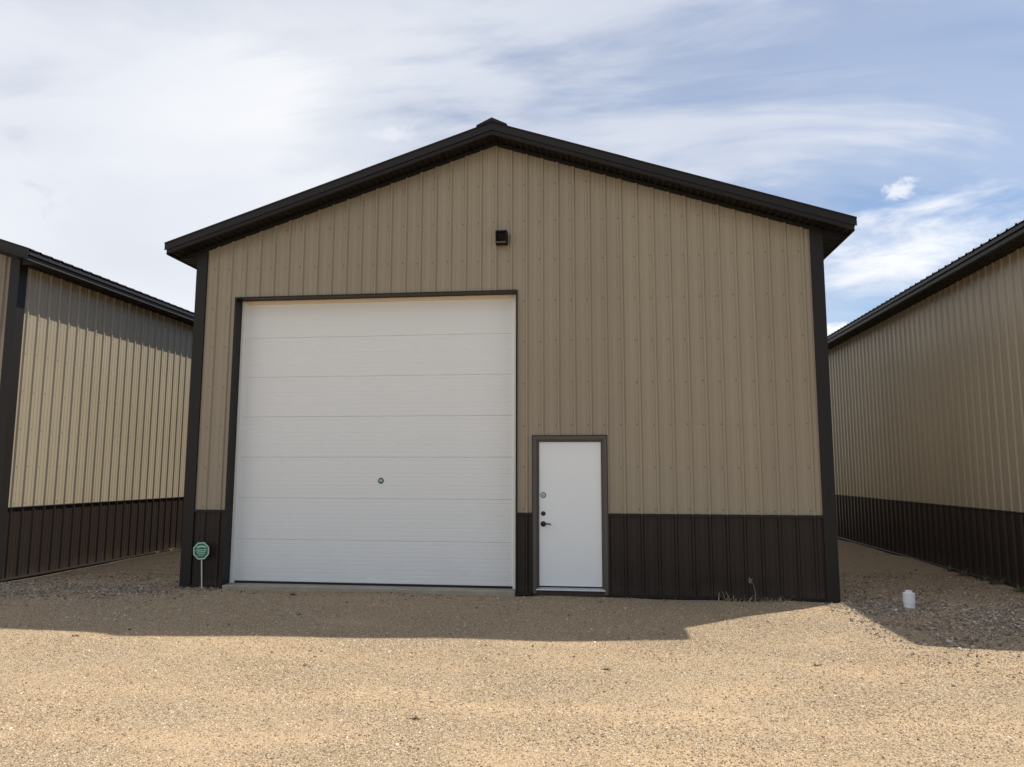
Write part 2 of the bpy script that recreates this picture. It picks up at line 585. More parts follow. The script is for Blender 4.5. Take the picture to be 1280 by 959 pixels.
def screw_vf(s, out, z, r=0.0095):
    n = 6
    v = [(s + r * math.cos(2 * math.pi * i / n), out, z + r * math.sin(2 * math.pi * i / n)) for i in range(n)]
    v += [(s + 0.55 * r * math.cos(2 * math.pi * i / n), out + 0.005, z + 0.55 * r * math.sin(2 * math.pi * i / n)) for i in range(n)]
    f = [(i, (i + 1) % n, n + (i + 1) % n, n + i) for i in range(n)] + [tuple(range(n, 2 * n))]
    return v, f


def building(ox, label, doors):
    root = empty('storage_building', (ox, 0, 0))
    tag(root, label, 'building', 'steel storage buildings in a row')

    def P(name, vf, mat, smooth=False):
        return mk(name, vf[0], vf[1], mat, root, smooth)

    # ---- front cladding
    pitch, ph = 0.2265, 4.600
    bounds = [0.012]
    k = -6
    while True:
        c = ph + k * 4 * pitch
        k += 1
        if c <= 0.2:
            continue
        if c >= W - 0.012:
            break
        bounds.append(c)
    bounds.append(W - 0.012)

    def in_g(x): return doors and GX0 < x < GX1
    def in_d(x): return doors and DX0 < x < DX1
    def zb_up(x): return GZ1 if in_g(x) else (DZ1 if in_d(x) else ZW)
    ex = (GX0, GX1, DX0, DX1, W / 2)
    for i, (a, b) in enumerate(zip(bounds[:-1], bounds[1:])):
        aa = a - (0.012 if i else 0.0)
        bb = b + (0.029 if i < len(bounds) - 2 else 0.0)
        for nm, mat, zb, zt, sk in (('wall_panel', 'tan_steel', zb_up, lambda x: zsof(x) + 0.03, None),
                                    ('wainscot_panel', 'brown_steel', lambda x: 0.012, lambda x: ZW - 0.004, lambda x: in_g(x) or in_d(x))):
            v, f = sheet_vf(aa, bb, pitch, ph, zb, zt, ex, sk)
            if f:
                P(nm, ([(s, -o, z) for s, o, z in v], f), mat)
    # screws on the front, one row per girt
    sc, scd = [], []
    k = -30
    while k < 40:
        c = ph + k * pitch - 0.043
        k += 1
        if not 0.2 < c < W - 0.2:
            continue
        for z in (1.17, 1.745, 2.33, 2.935, 3.54, 4.14, 4.74, 5.32, 5.88):
            if z < zb_up(c) + 0.03 or z > zsof(c) - 0.12:
                continue
            v, f = screw_vf(c + random.uniform(-.004, .004), 0.0035, z + random.uniform(-.012, .012))
            sc.append(([(s, -o, q) for s, o, q in v], f))
        for z in (0.10, 0.62, 1.04):
            if in_g(c) or in_d(c):
                continue
            v, f = screw_vf(c, 0.0035, z + random.uniform(-.01, .01), 0.006)
            scd.append(([(s, -o, q) for s, o, q in v], f))
    tag(P('screws', join_vf(sc), 'screw'), kind='stuff')
    tag(P('screws', join_vf(scd), 'screw_dark'), kind='stuff')

    # ---- side cladding (sheets share their mesh data)
    ps = 0.2286
    n_side = int(math.ceil(L / (4 * ps)))
    for side in (-1, 1):
        for j in range(n_side):
            a = j * 4 * ps
            wdt = min(4 * ps, L - a)
            for nm, mat, z0, z1 in (('wall_panel', 'tan_steel_side', ZW, 4.935), ('wainscot_panel', 'brown_steel', 0.012, ZW - 0.004)):
                key = (nm, side, round(wdt, 3))
                if key not in SHARED:
                    v, f = sheet_vf(-0.012, wdt + 0.029 if wdt > 0.9 else wdt, ps, 0.0, lambda x: z0, lambda x: z1, ribh=0.023)
                    vv = [(side * o, s, z) for s, o, z in v]
                    ff = f if side > 0 else [q[::-1] for q in f]
                    SHARED[key] = mesh_data(nm, vv, ff, mat)
                o = link(bpy.data.objects.new(nm, SHARED[key]), root)
                o.location = (W if side > 0 else 0, a, 0)
        ss = []
        for j in range(1, int(L / ps)):
            for z in (1.17, 1.745, 2.33, 2.935, 3.54, 4.14, 4.70):
                v, f = screw_vf(j * ps + 0.043, 0.0035, z + random.uniform(-.012, .012))
                ss.append(([((W + o) if side > 0 else -o, s, q) for s, o, q in v], f if side < 0 else [q[::-1] for q in f]))
        tag(P('screws', join_vf(ss), 'screw'), kind='stuff')
    # back wall and inner core (keeps daylight out of the shell)
    v = [(0.0, L, 0), (W, L, 0), (W, L, ZE), (W / 2, L, ZA), (0, L, ZE)]
    P('back_wall', (v, [(0, 1, 2, 3, 4)[::-1]]), 'tan_steel_side')

    # ---- trims
    cw, ct = 0.135, 0.032
    for sx in (0, 1):
        for sy in (0, 1):
            X = lambda a: a if sx == 0 else W - a
            Y = lambda a: a if sy == 0 else L - a
            prof = [(-ct, -ct), (cw, -ct), (cw, -0.004), (-0.004, -0.004), (-0.004, cw), (-ct, cw)]
            if (sx + sy) % 2:
                prof = prof[::-1]
            top = 4.922
            v, f = extrude(prof, 0.0, top, lambda s, a, b: (X(a), Y(b), s))
            if sy == 0:        # the front leaf runs up under the sloping gable soffit
                n = len(prof)
                v = [(x, y, (zsof(min(max(x, 0), W)) + 0.030 if (z > 1 and y < 0) else z)) for x, y, z in v]
            P('corner_trim', (v, f), 'dark_trim')
    # wainscot cap, base flashing and skirt board: front is cut by the door openings
    spans = [(cw, GX0 - 0.02), (GX1 + 0.02, DX0 - 0.012), (DX1 + 0.012, W - cw)] if doors else [(cw, W - cw)]
    for a, b in spans:
        P('wainscot_trim', join_vf([box_vf(a, b, -0.029, 0.0, ZW - 0.022, ZW + 0.003), box_vf(a, b, -0.036, -0.0292, ZW - 0.030, ZW - 0.004)]), 'dark_trim')
    bsp = [(-0.02, GX0 - 0.02), (GX1 + 0.02, DX0 - 0.012), (DX1 + 0.012, W + 0.02)] if doors else [(-0.02, W + 0.02)]
    for a, b in bsp:
        P('base_flashing', extrude([(0.0, 0.030), (-0.027, 0.030), (-0.040, 0.004), (-0.040, -0.006), (0.0, 0.004)], a, b, lambda s, y, z: (s, y, z)), 'flashing_brown')
        P('skirt_board', box_vf(a + 0.02, b - 0.02, -0.006, 0.035, -0.25, 0.003), 'wood_skirt')
    for side in (-1, 1):
        x0 = 0 if side < 0 else W
        f1 = lambda s, y, z: (x0 - side * y, s, z)
        P('wainscot_trim', extrude([(0, ZW - 0.022), (-0.030, ZW - 0.022), (-0.036, ZW - 0.004), (-0.029, ZW + 0.003), (0, ZW + 0.003)][::side], cw, L - cw, f1), 'dark_trim')
        P('base_flashing', extrude([(0.0, 0.030), (-0.027, 0.030), (-0.040, 0.004), (-0.040, -0.006), (0.0, 0.004)][::side], 0.0, L, f1), 'flashing_brown')
        P('skirt_board', box_vf(*((x0 - 0.006, x0 + 0.03) if side < 0 else (x0 - 0.03, x0 + 0.006)), 0.0, L, -0.25, 0.003), 'wood_skirt')

    # ---- gable overhang: fascia board, flashing, soffit
    for yf, sg in ((0.0, 1), (L, -1)):
        for hs in (-1, 1):
            x_t, x_r = (-OV, W / 2) if hs < 0 else (W + OV, W / 2)
            y_of = lambda b: yf + sg * b
            prof = [(-OVY + 0.020, 0.040), (-OVY - 0.004, 0.036), (-OVY - 0.010, 0.050), (-OVY, 0.058), (-OVY, 0.108), (-OVY + 0.020, 0.108)]
            fl = [(-OVY + 0.004, 0.110), (-OVY - 0.014, 0.100), (-OVY - 0.014, 0.196), (-OVY - 0.026, 0.206), (-OVY - 0.022, 0.222), (-OVY + 0.12, 0.222), (-OVY + 0.12, 0.212), (-OVY + 0.004, 0.205)]
            flip = (hs > 0) != (sg < 0)
            xj = x_t + (x_r - x_t) * 0.62
            fl2 = [(a - 0.0025, b + 0.0015) for a, b in fl]
            for nm, pr, xt, xe in (('rake_board', prof, x_t, x_r), ('rake_flashing', fl, x_t + hs * 0.028, xj), ('rake_flashing', fl2, xj + hs * 0.06, x_r)):
                pr2 = pr[::-1] if flip else pr
                P(nm, extrude(pr2, xt, xe, lambda s, a, b: (s, y_of(a), zsof(s) + b)), 'dark_trim')
        # vented soffit, one sheet per foot
        if sg > 0:
            for hs in (-1, 1):
                npan = 17
                for j in range(npan):
                    u0 = 0.0 + j * (W / 2 + OV - 0.004) / npan
                    u1 = 0.0 + (j + 1) * (W / 2 + OV - 0.004) / npan
                    v, f = [], []
                    us, hs_ = [], []
                    for q in range(3):
                        d = (u1 - u0) / 3
                        us += [u0 + q * d, u0 + q * d + 0.35 * d, u0 + q * d + 0.5 * d, u0 + q * d + 0.85 * d]
                        hs_ += [0.0, 0.0, 0.016, 0.016]
                    us.append(u1 - 0.001); hs_.append(0.0)
                    for q, (u, hh) in enumerate(zip(us, hs_)):
                        xx = W / 2 + hs * u
                        v += [(xx, -OVY + 0.018, zsof(xx) + 0.044 + hh), (xx, -0.002, zsof(xx) + 0.044 + hh)]
                    for q in range(len(us) - 1):
                        qd = (2 * q, 2 * q + 1, 2 * q + 3, 2 * q + 2)
                        f.append(qd if hs > 0 else qd[::-1])
                    P('soffit_panel', (v, f), 'soffit')
                    
            # trim where soffit meets the wall
            for hs in (-1, 1):
                pr = [(-0.040, -0.006), (-0.002, -0.006), (-0.002, 0.043), (-0.040, 0.043)]
                x_t = 0.0 if hs < 0 else W
                P('soffit_channel', extrude(pr if hs < 0 else pr[::-1], x_t, W / 2, lambda s, a, b: (s, a, zsof(s) + b)), 'soffit')
            # filler between gable soffit and eave box
            for x0, x1 in ((-OV + 0.01, 0.0), (W, W + OV - 0.01)):
                P('eave_return', box_vf(x0, x1, -0.012, 0.0, 4.92, 5.03), 'soffit')
    # ---- eaves
    for side in (-1, 1):
        x0 = 0 if side < 0 else W
        f1 = lambda s, a, b: (x0 + side * a, s, b)
        o = -side
        P('eave_fascia', extrude([(OV - 0.02, 4.916), (OV, 4.912), (OV + 0.009, 4.918), (OV, 4.932), (OV, 5.03), (OV - 0.02, 5.03)][::o], -OVY + 0.021, L + OVY - 0.021, f1), 'dark_trim')
        P('drip_edge', extrude([(OV - 0.02, 5.032), (OV + 0.002, 5.032), (OV + 0.002, 5.000), (OV + 0.022, 4.992), (OV + 0.026, 5.000), (OV + 0.018, 5.056), (OV - 0.02, 5.066)][::o], -OVY + 0.021, L + OVY - 0.021, f1), 'dark_trim')
        n = 25
        for j in range(n):
            a, b = 0.0 + j * L / n, 0.0 + (j + 1) * L / n - 0.002
            if ('eave', side) not in SHARED:
                v, f = [], []
                d = (b - a) / 6
                prof = []
                for q in range(6):
                    prof += [(q * d, 0), (q * d + 0.4 * d, 0), (q * d + 0.5 * d, 0.010), (q * d + 0.9 * d, 0.010)]
                prof.append((b - a, 0))
                for s, h in prof:
                    v += [(side * 0.003, s, 4.924 + h), (side * (OV - 0.021), s, 4.924 + h)]
                for q in range(len(prof) - 1):
                    qd = (2 * q, 2 * q + 1, 2 * q + 3, 2 * q + 2)
                    f.append(qd if side < 0 else qd[::-1])
                SHARED['eave', side] = mesh_data('soffit_panel', v, f, 'soffit')
            ob = link(bpy.data.objects.new('soffit_panel', SHARED['eave', side]), root)
            ob.location = (x0, a, 0)
    # ---- roof sheets
    nroof = 17
    pr_ = (L + 2 * OVY - 0.02) / nroof
    for side in (-1, 1):
        if ('roof', side) not in SHARED:
            v, f = [], []
            prof = []
            rp = pr_ / 4
            for q in range(4):
                c = q * rp
                prof += [(c + 0.0, 0.024), (c + 0.012, 0.024), (c + 0.034, 0.0), (c + rp - 0.034, 0.0), (c + rp - 0.012, 0.024)]
            prof.append((4 * rp + 0.006, 0.025))
            for s, h in prof:
                for xx in (-OV - 0.035, W / 2 - 0.02):
                    zz = zsof(xx) + 0.198 + h
                    x3 = xx if side < 0 else W - xx
                    v.append((x3, s, zz))
            for q in range(len(prof) - 1):
                qd = (2 * q, 2 * q + 1, 2 * q + 3, 2 * q + 2)
                f.append(qd if side < 0 else qd[::-1])
            SHARED['roof', side] = mesh_data('roof_panel', v, f, 'dark_roof')
        for j in range(nroof):
            ob = link(bpy.data.objects.new('roof_panel', SHARED['roof', side]), root)
            ob.location = (0, -OVY + 0.01 + j * pr_, 0)
    # ridge cap, folded sheet with hemmed edges and a front closure
    zc = ZA + 0.222
    prof = [(-0.225, -0.225 * SL + 0.003), (-0.225, -0.225 * SL + 0.020), (-0.215, -0.215 * SL + 0.026), (0, 0.060), (0.215, -0.215 * SL + 0.026), (0.225, -0.225 * SL + 0.020), (0.225, -0.225 * SL + 0.003), (0, 0.004)]
    P('ridge_cap', extrude(prof, -OVY - 0.034, L + OVY + 0.034, lambda s, a, b: (W / 2 + a, s, zc + b)), 'dark_trim')

    if doors:
        overhead_door(root)
        entry_door(root)
        sl = box('door_sill', GX0 + 0.002, GX1 - 0.002, -0.05, 0.60, -0.2, 0.042, 'concrete', root, 0.006)
    return root


def overhead_door(root):
    d = empty('overhead_door', (0, 0, 0))
    d.parent = root
    # dark steel returns of the opening, with a narrow face flange
    fw_, dep = 0.022, 0.165
    for nm, a, b in (('opening_trim', GX0, -1), ('opening_trim', GX1, 1)):
        pr = [(0, dep), (0, -0.031), (b * fw_, -0.031), (b * fw_, -0.004), (b * 0.010, -0.004), (b * 0.010, dep)]
        if b < 0:
            pr = pr[::-1]
        v, f = extrude(pr, 0.0, GZ1 + fw_, lambda s, x, y: (a + x, y, s))
        mk(nm, v, [q[::-1] for q in f], 'dark_trim', d)
    pr = [(dep, 0), (-0.033, 0), (-0.033, fw_), (-0.004, fw_), (-0.004, 0.01), (dep, 0.01)]
    v, f = extrude(pr, GX0 + 0.0005, GX1 - 0.0005, lambda s, y, z: (s, y, GZ1 + z))
    mk('opening_trim', v, f, 'dark_trim', d)
    # white jambs and head stop
    jw = 0.060
    for x0, x1 in ((GX0 + 0.001, GX0 + jw), (GX1 - jw, GX1 - 0.001)):
        box('jamb', x0, x1, dep - 0.004, dep + 0.10, 0.045, GZ1 - 0.002, 'jamb_white', d, 0.004)
    box('head_stop', GX0 + jw + 0.001, GX1 - jw - 0.001, dep - 0.004, dep + 0.10, GZ1 - 0.052, GZ1 - 0.002, 'jamb_cream', d, 0.004)
    yd = dep + 0.040
    n, z0, sec = 7, 0.074, 0.6045
    # one section: flat steel face pressed with narrow horizontal grooves, rounded meeting rails
    prof = [(0.045, 0.0006), (0.006, 0.0006), (0.0, 0.006)]
    ng = 9
    for g in range(ng):
        zc = sec * (g + 1) / (ng + 1)
        dpt = 0.0020 if g % 3 == 2 else 0.0012
        prof += [(0.0, zc - 0.007), (dpt, zc - 0.0035), (dpt, zc + 0.0035), (0.0, zc + 0.007)]
    prof += [(0.0, sec - 0.006), (0.006, sec - 0.0006), (0.045, sec - 0.0006)]
    v, f = extrude(prof, GX0 + 0.045, GX1 - 0.045, lambda s, y, z: (s, y, z))
    me = mesh_data('door_section', v, f, 'door_white')
    for k in range(n):
        o = link(bpy.data.objects.new('door_section', me), d)
        o.location = (0, yd + random.uniform(-0.0015, 0.0015), z0 + k * sec)
    box('bottom_seal', GX0 + 0.05, GX1 - 0.05, yd + 0.004, yd + 0.045, 0.043, 0.0745, 'rubber', d)
    # round security sticker
    cx, cz, y = 2.885, 1.545, yd - 0.0035
    s = mk('sticker', *lathe([(0.043, 0.0), (0.043, 0.0015)], 24, cx, y, cz, 'Y'), 'sticker_dark', d)
    parts = []
    for k, (wd, zz, hh) in enumerate(((0.022, 0.016, 0.005), (0.027, 0.004, 0.004), (0.024, -0.006, 0.004), (0.014, -0.015, 0.003))):
        parts.append(box_vf(cx - wd, cx + wd, y - 0.0024, y - 0.0012, cz + zz - hh, cz + zz + hh))
    d2 = mk('sticker_print', *join_vf(parts), 'sticker_pale', d)


def entry_door(root):
    e = empty('entry_door', (0, 0, 0))
    e.parent = root
    # outer J-trim and brick-mould frame
    jt = 0.012
    for x0, x1 in ((DX0 - jt, DX0), (DX1, DX1 + jt)):
        box('edge_trim', x0, x1, -0.036, 0.0, 0.03, DZ1 + jt, 'black_metal', e)
    box('edge_trim', DX0, DX1, -0.0365, 0.0, DZ1, DZ1 + jt, 'black_metal', e)
    fwid = 0.078
    SX0, SX1, SZ0, SZ1 = DX0 + fwid, DX1 - fwid, 0.118, DZ1 - fwid
    pr = [(0.0, 0.06), (0.0, -0.026), (0.040, -0.026), (0.046, -0.014), (fwid - 0.022, -0.014), (fwid - 0.020, 0.012), (fwid, 0.012), (fwid, 0.06)]
    # mitred frame: sweep left, head, right
    path = [((DX0, 0.02), (1, 0)), ((DX0, DZ1), (1, -1)), ((DX1, DZ1), (-1, -1)), ((DX1, 0.02), (-1, 0))]
    for (p0, d0), (p1, d1) in zip(path[:-1], path[1:]):
        n = len(pr)
        v = [(p0[0] + a * d0[0], y, p0[1] + a * d0[1]) for a, y in pr] + [(p1[0] + a * d1[0], y, p1[1] + a * d1[1]) for a, y in pr]
        f = [(i, n + i, n + (i + 1) % n, (i + 1) % n) for i in range(n)] + [tuple(range(n)), tuple(range(2 * n - 1, n - 1, -1))]
        mk('door_frame', v, f, 'frame_paint', e)
    box('door_slab', SX0 + 0.003, SX1 - 0.003, 0.036, 0.078, SZ0, SZ1 - 0.003, 'slab_white', e, 0.003)
    box('weatherstrip', SX0, SX1, 0.046, 0.08, SZ0 - 0.016, SZ0 - 0.001, 'rubber', e)
    v, f = extrude([(0.09, SZ0 - 0.017), (0.02, SZ0 - 0.018), (-0.020, SZ0 - 0.034), (-0.026, SZ0 - 0.050), (0.0, SZ0 - 0.052), (0.09, SZ0 - 0.052)], SX0 - 0.055, SX1 + 0.055,
                   lambda s, y, z: (s, y, z))
    mk('threshold', v, [q[::-1] for q in f], 'aluminium', e)
    box('threshold_board', DX0 + 0.004, DX1 - 0.004, -0.004, 0.09, -0.2, SZ0 - 0.053, 'wood_skirt', e)
    x = 5.282
    # deadbolt
    mk('deadbolt', *lathe([(0.032, 0.0), (0.032, 0.006), (0.026, 0.012), (0.022, 0.016), (0.008, 0.018)], 24, x, 0.036, 1.103, 'Y'), 'black_metal', e, True)
    # lever handle: rose, neck, lever
    z = 0.960
    v1 = lathe([(0.038, 0.0), (0.038, 0.007), (0.030, 0.012), (0.014, 0.014), (0.013, 0.050)], 24, x, 0.036, z, 'Y')
    v2 = tube_vf([(x - 0.012, -0.012, z), (x + 0.03, -0.014, z + 0.002), (x + 0.065, -0.012, z + 0.004), (x + 0.095, -0.008, z - 0.002), (x + 0.108, -0.005, z - 0.005)], 0.0115, 0.0075, 10)
    mk('lever_handle', *join_vf([v1, v2]), 'black_metal', e, True)
    # round sticker
    zz = 1.357
    mk('sticker', *lathe([(0.042, 0.0), (0.042, 0.0012)], 24, x, 0.0355, zz, 'Y'), 'sticker_green', e)
    ps = [lathe([(0.029, 0.0), (0.029, 0.0008)], 20, x, 0.0341, zz, 'Y')]
    mk('sticker_print', *join_vf(ps), 'sticker_pale', e)
    ps = [box_vf(x - 0.016, x + 0.018, 0.0322, 0.0331, zz - 0.006, zz + 0.001), box_vf(x - 0.012, x + 0.012, 0.0322, 0.0331, zz - 0.017, zz - 0.012)]
    mk('sticker_print', *join_vf(ps), 'sticker_green', e)


building(0.0, 'tan steel building facing the camera with white overhead door and white entry door', True)
building(-3.048 - W, 'building at the left edge, its tan side wall lit by the sun', True)
building(W + 3.048, 'building at the right edge, its ribbed side wall in shade', True)

# ------------------------------------------------------------------ wall light over the overhead door
wl = empty('wall_light', (4.695, -0.024, 5.055))
tag(wl, 'small black square light fixture high on the gable above the overhead door', 'light')
mk('mounting_plate', *box_vf(-0.075, 0.075, -0.014, 0.004, -0.085, 0.085, 0.004), 'black_metal', wl)
# housing: hooded box, open front framed by a rim
hv = [(-0.086, -0.0145, -0.098), (0.086, -0.0145, -0.098), (0.086, -0.0145, 0.100), (-0.086, -0.0145, 0.100),
      (-0.082, -0.115, -0.092), (0.082, -0.115, -0.092), (0.082, -0.140, 0.092), (-0.082, -0.140, 0.092),
      (-0.066, -0.117, -0.062), (0.066, -0.117, -0.062), (0.066, -0.137, 0.074), (-0.066, -0.137, 0.074),
      (-0.062, -0.040, -0.058), (0.062, -0.040, -0.058), (0.062, -0.085, 0.070), (-0.062, -0.085, 0.070)]
hf = [(3, 2, 1, 0), (0, 1, 5, 4), (1, 2, 6, 5), (2, 3, 7, 6), (3, 0, 4, 7),
      (4, 5, 9, 8), (5, 6, 10, 9), (6, 7, 11, 10), (7, 4, 8, 11), (8, 9, 13, 12), (9, 10, 14, 13), (10, 11, 15, 14), (11, 8, 12, 15)]
mk('housing', hv, hf, 'black_plastic', wl)
mk('lens', [(-0.062, -0.0402, -0.058), (0.062, -0.0402, -0.058), (0.062, -0.0852, 0.070), (-0.062, -0.0852, 0.070)], [(0, 1, 2, 3)], 'lens', wl)
mk('front_lip', *box_vf(-0.070, 0.070, -0.128, -0.1165, -0.090, -0.068, 0.003), 'frame_paint', wl)

# ------------------------------------------------------------------ yard sign
ys = empty('yard_sign', (0.372, -0.13, -0.03))
tag(ys, 'small green octagonal sign with pale border on a thin post', 'sign')
ys.rotation_euler = (0, math.radians(-3.2), math.radians(4))


def octo(r, y0, y1, hole=None, cz=0.565):
    def ring(rr, y):
        return [(rr * math.cos(math.radians(22.5 + 45 * i)), y, cz + 1.04 * rr * math.sin(math.radians(22.5 + 45 * i))) for i in range(8)]
    v = ring(r, y0) + ring(r, y1)
    if hole is None:
        f = [tuple(range(8)), tuple(range(15, 7, -1))] + [(i, 8 + i, 8 + (i + 1) % 8, (i + 1) % 8) for i in range(8)]
    else:
        v += ring(hole, y0) + ring(hole, y1)
        f = []
        for i in range(8):
            j = (i + 1) % 8
            f += [(i, j, 16 + j, 16 + i), (8 + i, 24 + i, 24 + j, 8 + j), (i, 8 + i, 8 + j, j), (16 + i, 16 + j, 24 + j, 24 + i)]
    return v, f


bd = mk('sign_board', *octo(0.128, -0.006, 0.0), 'sign_green', ys)
mk('border', *octo(0.124, -0.0085, -0.0062, 0.108), 'sign_white', bd)
# print: a roof-like emblem over rows of small lettering too far away to read
pr = []
for q in range(6):
    a0, a1 = -0.062 + q * 0.022, -0.062 + (q + 1) * 0.022
    zz = 0.613 + 0.020 * math.cos((q - 2.5) * 0.5)
    pr.append(box_vf(a0, a1 - 0.002, -0.0082, -0.0063, zz - 0.014, zz + 0.008))
rs = random.Random(3)
for zz, hw, hh in ((0.578, 0.082, 0.008), (0.552, 0.066, 0.007), (0.528, 0.060, 0.006), (0.503, 0.050, 0.005)):
    xx = -hw
    while xx < hw:
        ww = rs.uniform(0.009, 0.020)
        pr.append(box_vf(xx, min(hw, xx + ww), -0.0082, -0.0063, zz - hh * rs.uniform(0.7, 1), zz + hh * rs.uniform(0.7, 1)))
        xx += ww + rs.uniform(0.003, 0.006)
mk('lettering', *join_vf(pr), 'sign_white', bd)
mk('post', *tube_vf([(0, 0.009, -0.12), (0, 0.009, 0.3), (0, 0.009, 0.62)], 0.0095, 0.0095, 8), 'post_grey', ys)

# ------------------------------------------------------------------ white standpipe with plug
pc = empty('cleanout_pipe', (9.965, -0.18, -0.02))
tag(pc, 'short white plastic pipe with a capped top standing in the gravel', 'pipe')
pc.rotation_euler = (math.radians(1.5), math.radians(-1.0), 0.5)
mk('pipe', *lathe([(0.064, -0.15), (0.064, 0.070)], 32), 'pvc', pc, False)
mk('collar', *lathe([(0.0645, 0.052), (0.071, 0.056), (0.071, 0.160), (0.0700, 0.166), (0.058, 0.168)], 32), 'pvc', pc, False)
pg = mk('plug', *lathe([(0.0685, 0.1685), (0.0690, 0.172), (0.0690, 0.180), (0.066, 0.1825), (0.03, 0.183)], 32), 'pvc', pc, False)
mk('plug_nut', *box_vf(-0.029, 0.029, -0.029, 0.029, 0.1825, 0.214, 0.003), 'pvc', pg)


# ------------------------------------------------------------------ weeds
def blade(base, ang, length, lean, wd, curl, seg=5):
    """flat arching grass blade"""
    v, f = [], []
    d = Vector((math.cos(ang), math.sin(ang), 0))
    s = Vector((-d.y, d.x, 0))
    p = Vector(base)
    th = lean
    for k in range(seg + 1):
        ww = wd * (1 - (k / seg) ** 1.5) + 0.0006
        v += [tuple(p - s * ww), tuple(p + s * ww)]
        p = p + (d * math.sin(th) + Vector((0, 0, 1)) * math.cos(th)) * (length / seg)
        if p.z < 0.004:
            p.z = 0.004 + 0.002 * k
        th += curl / seg
    for k in range(seg):
        f.append((2 * k, 2 * k + 1, 2 * k + 3, 2 * k + 2))
    return v, f


def weed(loc, label, mat, n, ln, spread, seed, stalk=0.0, group=None, wd=0.003, name='weed'):
    r = random.Random(seed)
    o = empty(name, (loc[0], loc[1], float(relief(np.array(loc[0]), np.array(loc[1]))) - 0.002))
    tag(o, label, 'weed', group)
    parts = []
    for _ in range(n):
        a = r.uniform(0, 2 * math.pi)
        bx, by = r.gauss(0, spread), r.gauss(0, spread * 0.35)
        if by > 0.03:
            by = -by
        parts.append(blade((bx, by, 0), a, ln * r.uniform(0.4, 1.1), r.uniform(0.3, 1.2), wd * r.uniform(0.6, 1.3), r.uniform(0.3, 1.6)))
    for _ in range(n // 9):            # a few long stems lying over the gravel
        a = r.choice((0.0, math.pi)) + r.uniform(-0.35, 0.15)
        parts.append(blade((r.gauss(0, spread * 0.5), -0.02, 0), a, ln * r.uniform(1.0, 1.7), r.uniform(0.7, 1.1), wd, r.uniform(0.7, 1.1), 7))
    mk('blades', *join_vf(parts), mat, o)
    if stalk:
        st = [tube_vf([(0.02, -0.02, 0), (0.03, -0.03, stalk * 0.4), (0.01, -0.03, stalk * 0.75), (-0.04, -0.035, stalk)], 0.0040, 0.0018, 5)]
        for q in range(9):
            a = r.uniform(0, 6.28)
            st.append(blade((-0.015 - 0.028 * r.random(), -0.034, stalk * r.uniform(0.8, 1.0)), a, 0.04, 0.5, 0.006, 0.6, 3))
        mk('stalk', *join_vf(st), mat, o)
    return o


weed((8.055, -0.085, -0.025), 'dry straw coloured weed with an upright stalk at the brown wall base', 'dry_straw', 30, 0.17, 0.12, 1, 0.30, wd=0.0038)
weed((7.78, -0.075, -0.025), 'dry sprawling weed stems left of the upright stalk at the brown wall', 'dry_straw', 26, 0.24, 0.07, 2, wd=0.004)
weed((8.36, -0.08, -0.025), 'low dry grass tuft right of the upright stalk at the brown wall', 'dry_straw', 40, 0.12, 0.12, 3, wd=0.0035)
weed((6.95, -0.08, -0.025), 'thin dry grass wisps against the brown wall right of the entry door', 'dry_straw', 18, 0.07, 0.15, 4, wd=0.003)
ORD = ('farthest', 'second farthest', 'middle', 'second nearest', 'nearest')
for i, (y, h, sp_) in enumerate(((3.55, 0.16, 0.06), (3.05, 0.22, 0.08), (2.40, 0.18, 0.07), (1.95, 0.24, 0.09), (1.30, 0.2, 0.06))):
    weed((W + 3.048 - 0.10, y, -0.025), 'grey green weed tuft at the right building base, %s of five' % ORD[i], 'weed_green', 40, h, sp_, 20 + i, group='weeds along the right building', wd=0.006)
for i, (y, h, q) in enumerate(((4.1, 0.12, 'nearer'), (4.6, 0.15, 'farther'))):
    weed((-3.048 + 0.09, y, -0.025), 'dry brown grass tuft at the left building base, %s of two' % q, 'dry_straw', 36, h, 0.10, 40 + i, group='dry tufts at the left building', wd=0.003)


def gpos(x, y, d=0.0):
    return (x, y, float(relief(np.array(x), np.array(y))) + d)


def pix(u, v):
    d = r2 * (u - 640) + u2 * (479.5 - v) + fw * fpx
    s = (-0.02 - CAM.z) / d.z
    q = CAM + d * s
    return q.x, q.y


CLUMPS = [(366, 744, 0.07, 'dark dried weed clump on gravel before the overhead door'),
          (374, 770, 0.035, 'tiny dark dried clump in the shaded gravel below the overhead door'),
          (518, 900, 0.03, 'dark dried weed bit in the sunlit gravel, bottom centre'),
          (1021, 832, 0.035, 'dark dried leaf bits in the sunlit gravel right of centre'),
          (757, 835, 0.03, 'tiny dark bit in the sunlit gravel below the entry door'),
          (186, 724, 0.05, 'dry dark clump in the gap beside the left building'),
          (140, 722, 0.04, 'small dry clump near the base of the left building'),
          (95, 797, 0.03, 'tiny dark bit at the shadow edge on the left')]
for i, (u, v, s, lab) in enumerate(CLUMPS):
    x, y = pix(u, v)
    weed(gpos(x, y, -0.003), lab, 'dry_dark', 22, s * 1.3, s * 0.55, 60 + i, wd=0.004)


